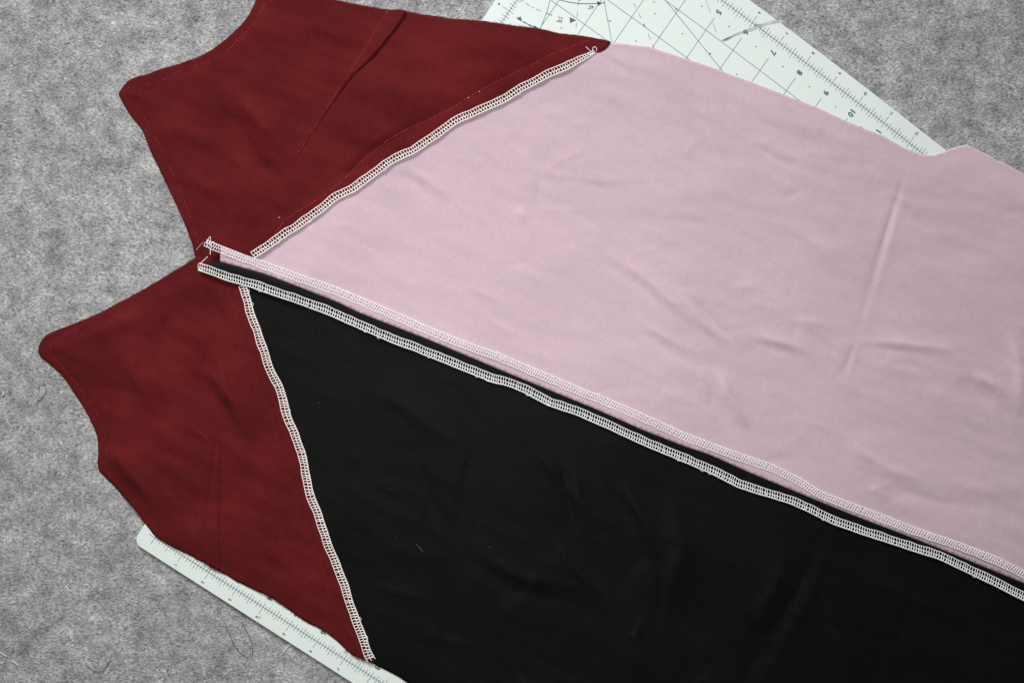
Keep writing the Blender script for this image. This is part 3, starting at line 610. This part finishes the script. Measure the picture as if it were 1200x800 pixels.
# frayed raw edges
def fray(px, zf, mat_, count, lmin, lmax, side, r=.10):
    T = Tubes(3); e = resample(P(px), .3); tg = np.gradient(e, axis=0); tg /= np.hypot(*tg.T)[:, None]; nn = np.c_[-tg[:, 1], tg[:, 0]] * side; z = zf(e)
    for _ in range(int(count * 1.6)):
        i = rng.integers(2, len(e) - 2); ln = rng.uniform(lmin, lmax) * rng.uniform(.5, 1.2); a = rng.normal(0, .7); c = rng.normal(0, .9)
        pts = []
        for k in range(5):
            f_ = k / 4; th = a + c * f_; d = nn[i] * math.cos(th) + tg[i] * math.sin(th)
            pts.append((*(e[i] - nn[i] * .6 + d * ln * f_), z[i] - .1 - .3 * f_ + .15 * math.sin(f_ * 3)))
        T.add(pts, np.linspace(r, r * .5, 5))
    o = T.build('frayed_edge', mat_, pink if mat_ is M_pinkfray else upper if zf is z_up else lower); o['kind'] = 'stuff'; return o
fray([(387, -1), (410, 3), (450, 10), (500, 17), (527, 22), (567, 25.5), (587, 28), (627, 33.5), (653, 39.5), (700, 46), (714, 50)], z_up, M_redfray, 620, .6, 2.4, 1)
fray([(185, 630), (203, 641), (233, 656), (250, 665), (287, 685.5), (310, 697), (333, 711.5), (353, 726), (383, 741), (400, 755), (412, 766), (437, 776)], z_lo, M_redfray, 170, .4, 1.5, -1, .06)
fray([(236, 657), (246, 663), (258, 670)], z_lo, M_redfray, 40, 1.5, 4.5, -1)
fray([(405, 761), (418, 769), (437, 776)], z_lo, M_redfray, 45, 1.5, 4.5, -1)
fray(pink_px[:-1], z_base, M_pinkfray, 130, .3, .8, 1, .035)
fray([(137, 109), (150, 132), (177, 180), (195, 217), (218, 267), (228, 300)], z_up, M_redfray, 160, .3, .8, -1, .04)

# loose thread ends
def tail(pts, z, r, mat_, label):
    T = Tubes(6); q = P([p[:2] for p in pts]); T.add(np.c_[smooth_line(q, .6, 3), np.interp(np.linspace(0, 1, len(smooth_line(q, .6, 3))), np.linspace(0, 1, len(pts)), [z + p[2] for p in pts])], r)
    o = T.build('loose_thread', mat_, garment); o['label'] = label
zt = float(z_strip(P([(246, 300)]))[0]); z2 = float(z_up(P([(690, 60)]))[0])
tail([(249, 289, .3), (247.5, 292, .8), (247.6, 296, .9), (247.2, 299, .7)], zt, .28, M_thread_p, 'short thread stub hanging below the pink band end')
tail([(236, 309, .3), (239, 306, .7), (242, 303.5, .9), (244.5, 301, 1.0)], zt, .25, M_thread_w, 'thread stub pointing up from the black band end')
tail([(240, 312, .4), (237, 309, .5), (234, 308.5, .6), (232.8, 312, .5), (233.5, 316, .5), (237, 317.5, .4), (239, 314, .5)], zt, .26, M_thread_w, 'loop of thread closing the black band end')
tail([(246, 292, .4), (243, 287, .6), (244.5, 283, .8), (246.5, 278, 1.0), (248, 277.5, 1.1), (247.5, 282, 1.0), (246, 286, .8), (249, 289, .6)], zt, .24, M_thread_p, 'tangled loop at the pink band end')
tail([(241, 284.5, .5), (244, 285.5, .8), (248, 286, .9), (252, 283, .9), (251, 288, .7)], zt, .22, M_thread_p, 'crossing loop at the pink band end')
tail([(238, 283.5, .3), (233.5, 288, .3), (229.5, 293, .2)], float(z_up(P([(234, 288)]))[0]), .09, M_thread_p, 'hair-thin thread lying on burgundy beside the band end')
tail([(686.5, 56, .4), (689, 58.5, .5), (692, 61, .3)], z2, .25, M_thread, 'straight thread end at the upper seam tip')
tail([(698.5, 61, .3), (699.5, 58.2, .8), (697.5, 55.8, 1.0), (694.8, 56.5, .9), (693.8, 59.5, .5), (696, 61.5, .3)], z2, .27, M_thread, 'small loop of thread at the upper seam tip')
zb = float(z_strip(P([(595, 446)]))[0])
tail([(566, 441, .3), (570, 446, .5), (576, 447.5, .5), (583, 449.5, .3)], zb, .22, M_thread_w, 'slack loop hanging below the white band')
tail([(640, 470, .3), (643, 476.5, .3), (646, 473, .3)], zb, .22, M_thread_w, 'tiny slack loop below the white band')

# ------------------------------------------------------------------ lint on the felt and the cloth
def lint(px, z, r, mat_, name, label, group):
    T = Tubes(6); q = smooth_line(P(px, z), .8, 3); c = q.mean(0)
    zz = z + .25 + .25 * np.array([noise.noise(Vector((x * .2, y * .2, 8))) for x, y in q])
    T.add(np.c_[q - c, zz - z], r); o = T.build(name, mat_)
    o.location = (c[0] * MM, c[1] * MM, z * MM); o['label'] = label; o['category'] = 'lint'
    if group: o['group'] = group
GW = 'pale threads lying on the grey felt'; GD = 'dark hairs caught in the grey felt'
lint([(3.6, 458.5), (5, 460.5), (4.6, 462.6), (2.2, 463.6)], .1, .42, M_lintw, 'lint_thread', 'short thick white curl of lint at the left edge of the felt', GW)
lint([(6.5, 484), (7.5, 490), (10, 496), (15, 501)], .1, .2, M_lintw, 'lint_thread', 'thin pale thread just below the thick white curl', GW)
lint([(76.5, 686.5), (79.5, 688.5), (81.6, 692.5)], .1, .32, M_lintw, 'lint_thread', 'small white arched thread left of the mat corner', GW)
lint([(-4, 761), (1, 764), (8, 769)], .1, .28, M_lintw, 'lint_thread', 'straight white thread cut by the bottom left picture edge', GW)
lint([(14, 773.5), (18, 776), (21.5, 779.5)], .1, .24, M_lintw, 'lint_thread', 'faint short thread beside the straight white one at bottom left', GW)
lint([(264, 729), (268, 740), (273, 753), (281, 764), (290, 770), (296.5, 766), (295, 753), (290, 740), (283, 728)], .1, .16, M_lintd, 'hair_strand', 'long dark hair loop below the mat edge', GD)
lint([(46, 453), (44, 458), (47, 448.5), (52, 448), (54.5, 455), (52.5, 463), (48, 467), (43.5, 470), (43, 475), (45, 478)], .1, .15, M_lintd, 'hair_strand', 'dark squiggly hair left of the lower burgundy piece', GD)
lint([(101, 778), (106, 783), (113, 786.5), (120, 786), (124.5, 780), (130, 772)], .1, .16, M_lintd, 'hair_strand', 'dark curved hair near the bottom left of the felt', GD)
lint([(330, 766), (336, 758), (343, 752)], .1, .22, M_lintw, 'lint_thread', 'wispy pale thread just below the mat edge', GW)
SPL = ['pale lint speck upper left of the thin grey thread on black', 'pale lint speck right of the thin grey thread on black', 'pale lint speck in the middle of the black left corner area',
       'pale lint speck just left of the thin grey thread on black', 'topmost pale lint speck on black, nearest the white band']
zz = float(G(P([(491, 641)]))[0])
lint([(487.5, 637.5), (491, 640), (496, 646.5)], zz, .085, plain('grey_lint', (.25, .24, .23)), 'lint_thread', 'fine grey thread on the black panel', None)
for i, (x, y) in enumerate(((457, 572), (573, 641), (374, 472), (463, 629), (366, 388))):
    z = float(G(P([(x, y)]))[0]) + .1
    lint([(x - .6, y), (x + .2, y + .4), (x + .8, y - .3)], z, .085, plain('grey_lint', (.16, .15, .15)), 'lint_speck', SPL[i], 'specks on the black panel')
lint([(231, 505), (238, 508.5), (243.5, 513.5), (247, 518)], float(z_lo(P([(240, 512)]))[0]), .06, plain('rosy_lint', (.32, .12, .12)), 'hair_strand', 'fine pale hair beside the dart of the lower burgundy panel', None)
# loose fibres of the felt, too many to count
for nm, m, cnt in (('felt_fibre', M_fibl, 5200), ('felt_fibre', M_fibd, 3800)):
    T = Tubes(3)
    c = rng.uniform((-460, -310), (460, 310), (cnt, 2))
    cov = inside(c, P(up_px + [(700, 48), (387, 0)])) | inside(c, P(lo_px + [(288, 334)])) | inside(c, shrink(4)) | inside(c, P(pink_px + [(1300, 900), (440, 780), (288, 334), (400, 233)]))
    for p in c[~cov]:
        a = rng.uniform(0, 2 * math.pi); k = rng.normal(0, .55); ln = rng.uniform(1.5, 5.0); q = p.copy(); pts = []
        for j in range(5):
            pts.append((q[0], q[1], .02 + .30 * math.sin(j / 4 * math.pi))); q = q + np.array([math.cos(a), math.sin(a)]) * ln / 4; a += k
        T.add(pts, .085)
    o = T.build(nm, m); o['kind'] = 'stuff'
